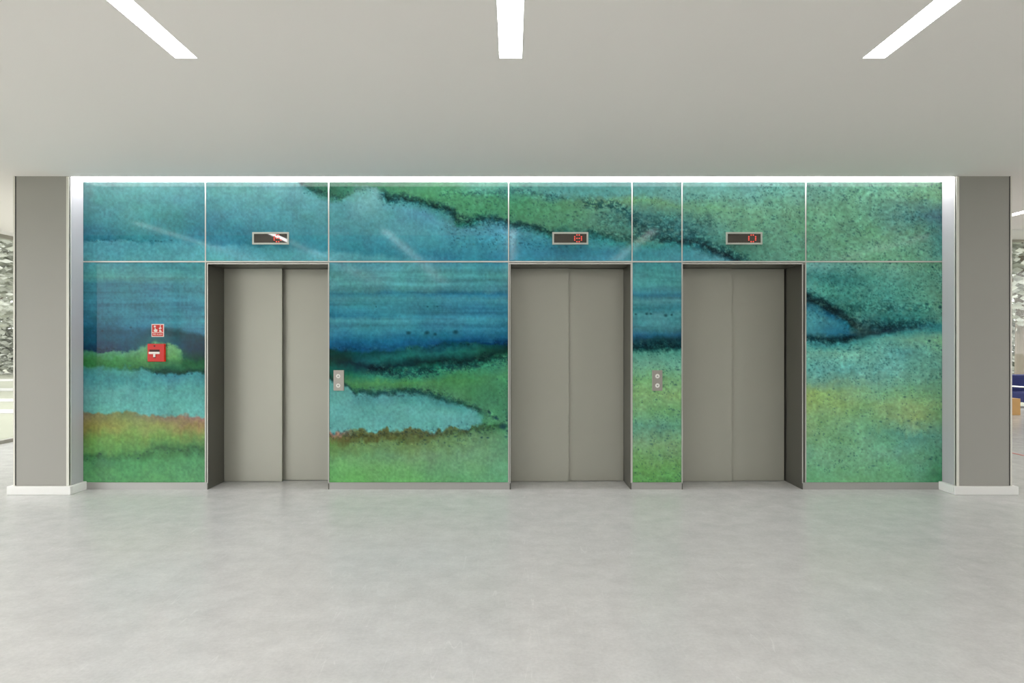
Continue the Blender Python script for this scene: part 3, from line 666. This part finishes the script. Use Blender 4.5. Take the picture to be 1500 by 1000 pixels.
r = empty('fire_alarm_sign', (wx(231.3), YW, wz(493)), label='small red and white sign with hand and flame pictograms above the alarm box', cat='sign')
MB().box((wx(222.2), YW-0.004, wz(493.2)), (wx(240.4), YW-0.0004, wz(474.4))).build('board', M_signw, r)
MB().box((wx(223.3), YW-0.0052, wz(486.4)), (wx(239.3), YW-0.0038, wz(475.6))).build('red_field', M_redsign, r)
MB().box((wx(223.3), YW-0.0052, wz(492.2)), (wx(239.3), YW-0.0038, wz(487.2))).build('text_field', M_redsign, r)
pg = MB(); y0, y1 = YW-0.0064, YW-0.0050
def poly(pts, mb): mb.prism([(wx(x), wz(y)) for x, y in pts], y0, y1)
def disc(cx, cy, rr, mb, n=16): poly([(cx+rr*math.cos(2*math.pi*k/n), cy+rr*math.sin(2*math.pi*k/n)) for k in range(n)], mb)
disc(227.3, 478.0, 1.5, pg)                                                     # button being pressed
poly([(227.2,480.0),(228.3,480.0),(228.5,482.0),(230.6,482.2),(231.2,483.2),(230.9,485.2),(229.8,486.1),(227.2,486.1),(225.8,484.8),(225.6,482.8),(227.0,482.8)], pg)
pg.build('hand_pictogram', M_signw, r)
fm = MB()
poly([(234.2,486),(233.4,484.6),(234.0,483.2),(235.2,482.2),(236.0,483.4),(237.0,484.6),(237.6,486)], fm)
poly([(233.6,482),(233.2,480.6),(234.4,479.4),(235.4,478.0),(236.4,479.4),(237.4,480.8),(236.2,481.6)], fm)
poly([(234.6,478),(234.2,477.2),(235.2,476.2),(236.6,477.0),(236.0,477.8)], fm)
fm.build('flame_pictogram', M_signw, r)
tx = bpy.data.curves.new('lettering', 'FONT'); tx.body = 'FIRE ALARM'; tx.size = 0.021; tx.align_x = 'CENTER'; tx.align_y = 'CENTER'; tx.extrude = 0.0004
tx.space_character = 1.05
to = bpy.data.objects.new('lettering', tx); COL.objects.link(to); tx.materials.append(M_signw)
bpy.context.view_layer.update()
tm = bpy.data.meshes.new_from_object(to); bpy.data.objects.remove(to); bpy.data.curves.remove(tx)
to = bpy.data.objects.new('lettering', tm); COL.objects.link(to)
to.parent = r; to.location = (0.0, -0.0055, wz(489.7)-wz(493)); to.rotation_euler = (math.pi/2, 0, 0); to.scale = (0.74, 1, 1)

# ------------------------------------------------------------------ right hall: red line, sofa, plinth
tag(MB().box((6.205, 7.2, 0.0), (6.235, 12.0, 0.002)).build('floor_line', M_redline), 'thin red line on the pale floor beyond the right column', 'floor line')
r = empty('sofa', (10.9, 13.5, 0), label='navy blue sofa with chrome arm before the far right window', cat='sofa')
MB().box((9.92, 13.15, 0.20), (11.9, 13.85, 0.40), 0.03).build('seat', M_navy, r)
MB().box((9.92, 13.62, 0.38), (11.9, 13.88, 0.72), 0.05).build('backrest', M_navy, r)
for xa in (9.90, 11.92):
    MB().tube([(xa, 13.1, 0.02), (xa, 13.1, 0.46), (xa, 13.14, 0.50), (xa, 13.8, 0.50), (xa, 13.84, 0.46), (xa, 13.84, 0.02)], 0.018).build('armrest', M_chrome, r, smooth=True)
MB().box((9.90, 13.10, 0.455), (11.92, 13.13, 0.475)).build('front_rail', M_chrome, r)
r = empty('side_table', (9.40, 12.98, 0), label='low oak block table in front of the navy sofa', cat='table')
MB().box((9.22, 12.86, 0.0), (9.58, 13.06, 0.31), 0.004).build('block', M_oak, r)

# ------------------------------------------------------------------ outdoors
gnd = MB().box((-90, -60, -0.45), (110, 110, -0.25)); tag(gnd.build('lawn', M_lawn), kind='structure')
for y, w in ((15.5, 0.8), (18.5, 0.9), (22.5, 1.2), (28, 1.6)):
    tag(MB().box((-60, y, -0.25), (XL - 2, y+w, -0.235)).build('path', M_path), kind='structure')
def tree(x, y, h, seed, label, spread=1.0):
    rnd = random.Random(seed); r = empty('tree', (x, y, -0.25), label=label, cat='tree', group='trees outside the windows')
    tr = MB(); tr.cyl((x, y, -0.25), (x, y, h*0.55), 0.16, 10, r2=0.09)
    for k in range(5):
        a = rnd.random()*6.28; tr.cyl((x, y, h*(0.25+0.06*k)), (x+math.cos(a)*h*.22*spread, y+math.sin(a)*h*.22*spread, h*(0.5+0.06*k)), 0.06, 8, r2=0.03)
    tr.build('trunk', M_bark, r)
    me = bpy.data.meshes.new('crown'); V, F = [], []
    for k in range(8500):
        u = rnd.gauss(0, 1), rnd.gauss(0, 1), rnd.gauss(0, 1); L = math.sqrt(sum(q*q for q in u)) or 1
        rad = (0.55+0.45*rnd.random())*(1+0.25*math.sin(5*u[0]/L+seed)*math.cos(4*u[2]/L))
        c = Vector((x+u[0]/L*rad*h*.30*spread, y+u[1]/L*rad*h*.30*spread, h*.62+u[2]/L*rad*h*.36))
        s = 0.11+0.10*rnd.random(); q = Matrix.Rotation(rnd.random()*6.28, 3, 'Z') @ Matrix.Rotation(rnd.random()*3.14, 3, 'X')
        b0 = len(V); V += [c + q @ Vector(p) for p in ((-s, 0, 0), (0, -s*.5, 0), (s, 0, 0), (0, s*.5, 0.02))]; F.append((b0, b0+1, b0+2, b0+3))
    me.from_pydata([v - Vector(r.location) for v in V], [], F); me.materials.append(M_leaf)
    o = bpy.data.objects.new('crown', me); COL.objects.link(o); o.parent = r
tree(-17.5, 22.5, 8.5, 3, 'pale leafy tree seen through the left window, beside the column', 1.2)
tree(-24.0, 31.0, 10.0, 4, 'further pale tree on the lawn beyond the left window', 1.2)
tree(16.0, 21.5, 8.5, 5, 'pale leafy tree behind the navy sofa, beyond the right window', 1.3)
tree(22.5, 29.5, 10.0, 6, 'further pale tree beyond the right window', 1.3)

def hedge(x0, x1, y, h, seed, label):
    rnd = random.Random(seed); c0 = Vector(((x0+x1)/2, y, -0.25)); V, F = [], []
    for k in range(9000):
        u = rnd.random(); x = x0+(x1-x0)*u; top = h*(0.86+0.14*math.sin(u*23+seed)*math.sin(u*61))
        c = Vector((x, y+rnd.uniform(-.7, .7), -0.2+rnd.random()**0.8*top)); s = 0.12+0.10*rnd.random()
        q = Matrix.Rotation(rnd.random()*6.28, 3, 'Z') @ Matrix.Rotation(rnd.random()*3.14, 3, 'X')
        b0 = len(V); V += [c - c0 + q @ Vector(p) for p in ((-s, 0, 0), (0, -s*.6, 0), (s, 0, 0), (0, s*.6, 0.02))]; F.append((b0, b0+1, b0+2, b0+3))
    me = bpy.data.meshes.new('hedge'); me.from_pydata(V, [], F); me.materials.append(M_leaf)
    o = bpy.data.objects.new('hedge', me); COL.objects.link(o); o.location = c0
    tag(o, label, 'hedge')
hedge(-32, -20, 34.5, 3.6, 2, 'long pale hedge across the lawn, far beyond the left window')
hedge(20, 32, 33.0, 3.6, 8, 'long pale hedge far beyond the right window, behind the trees')
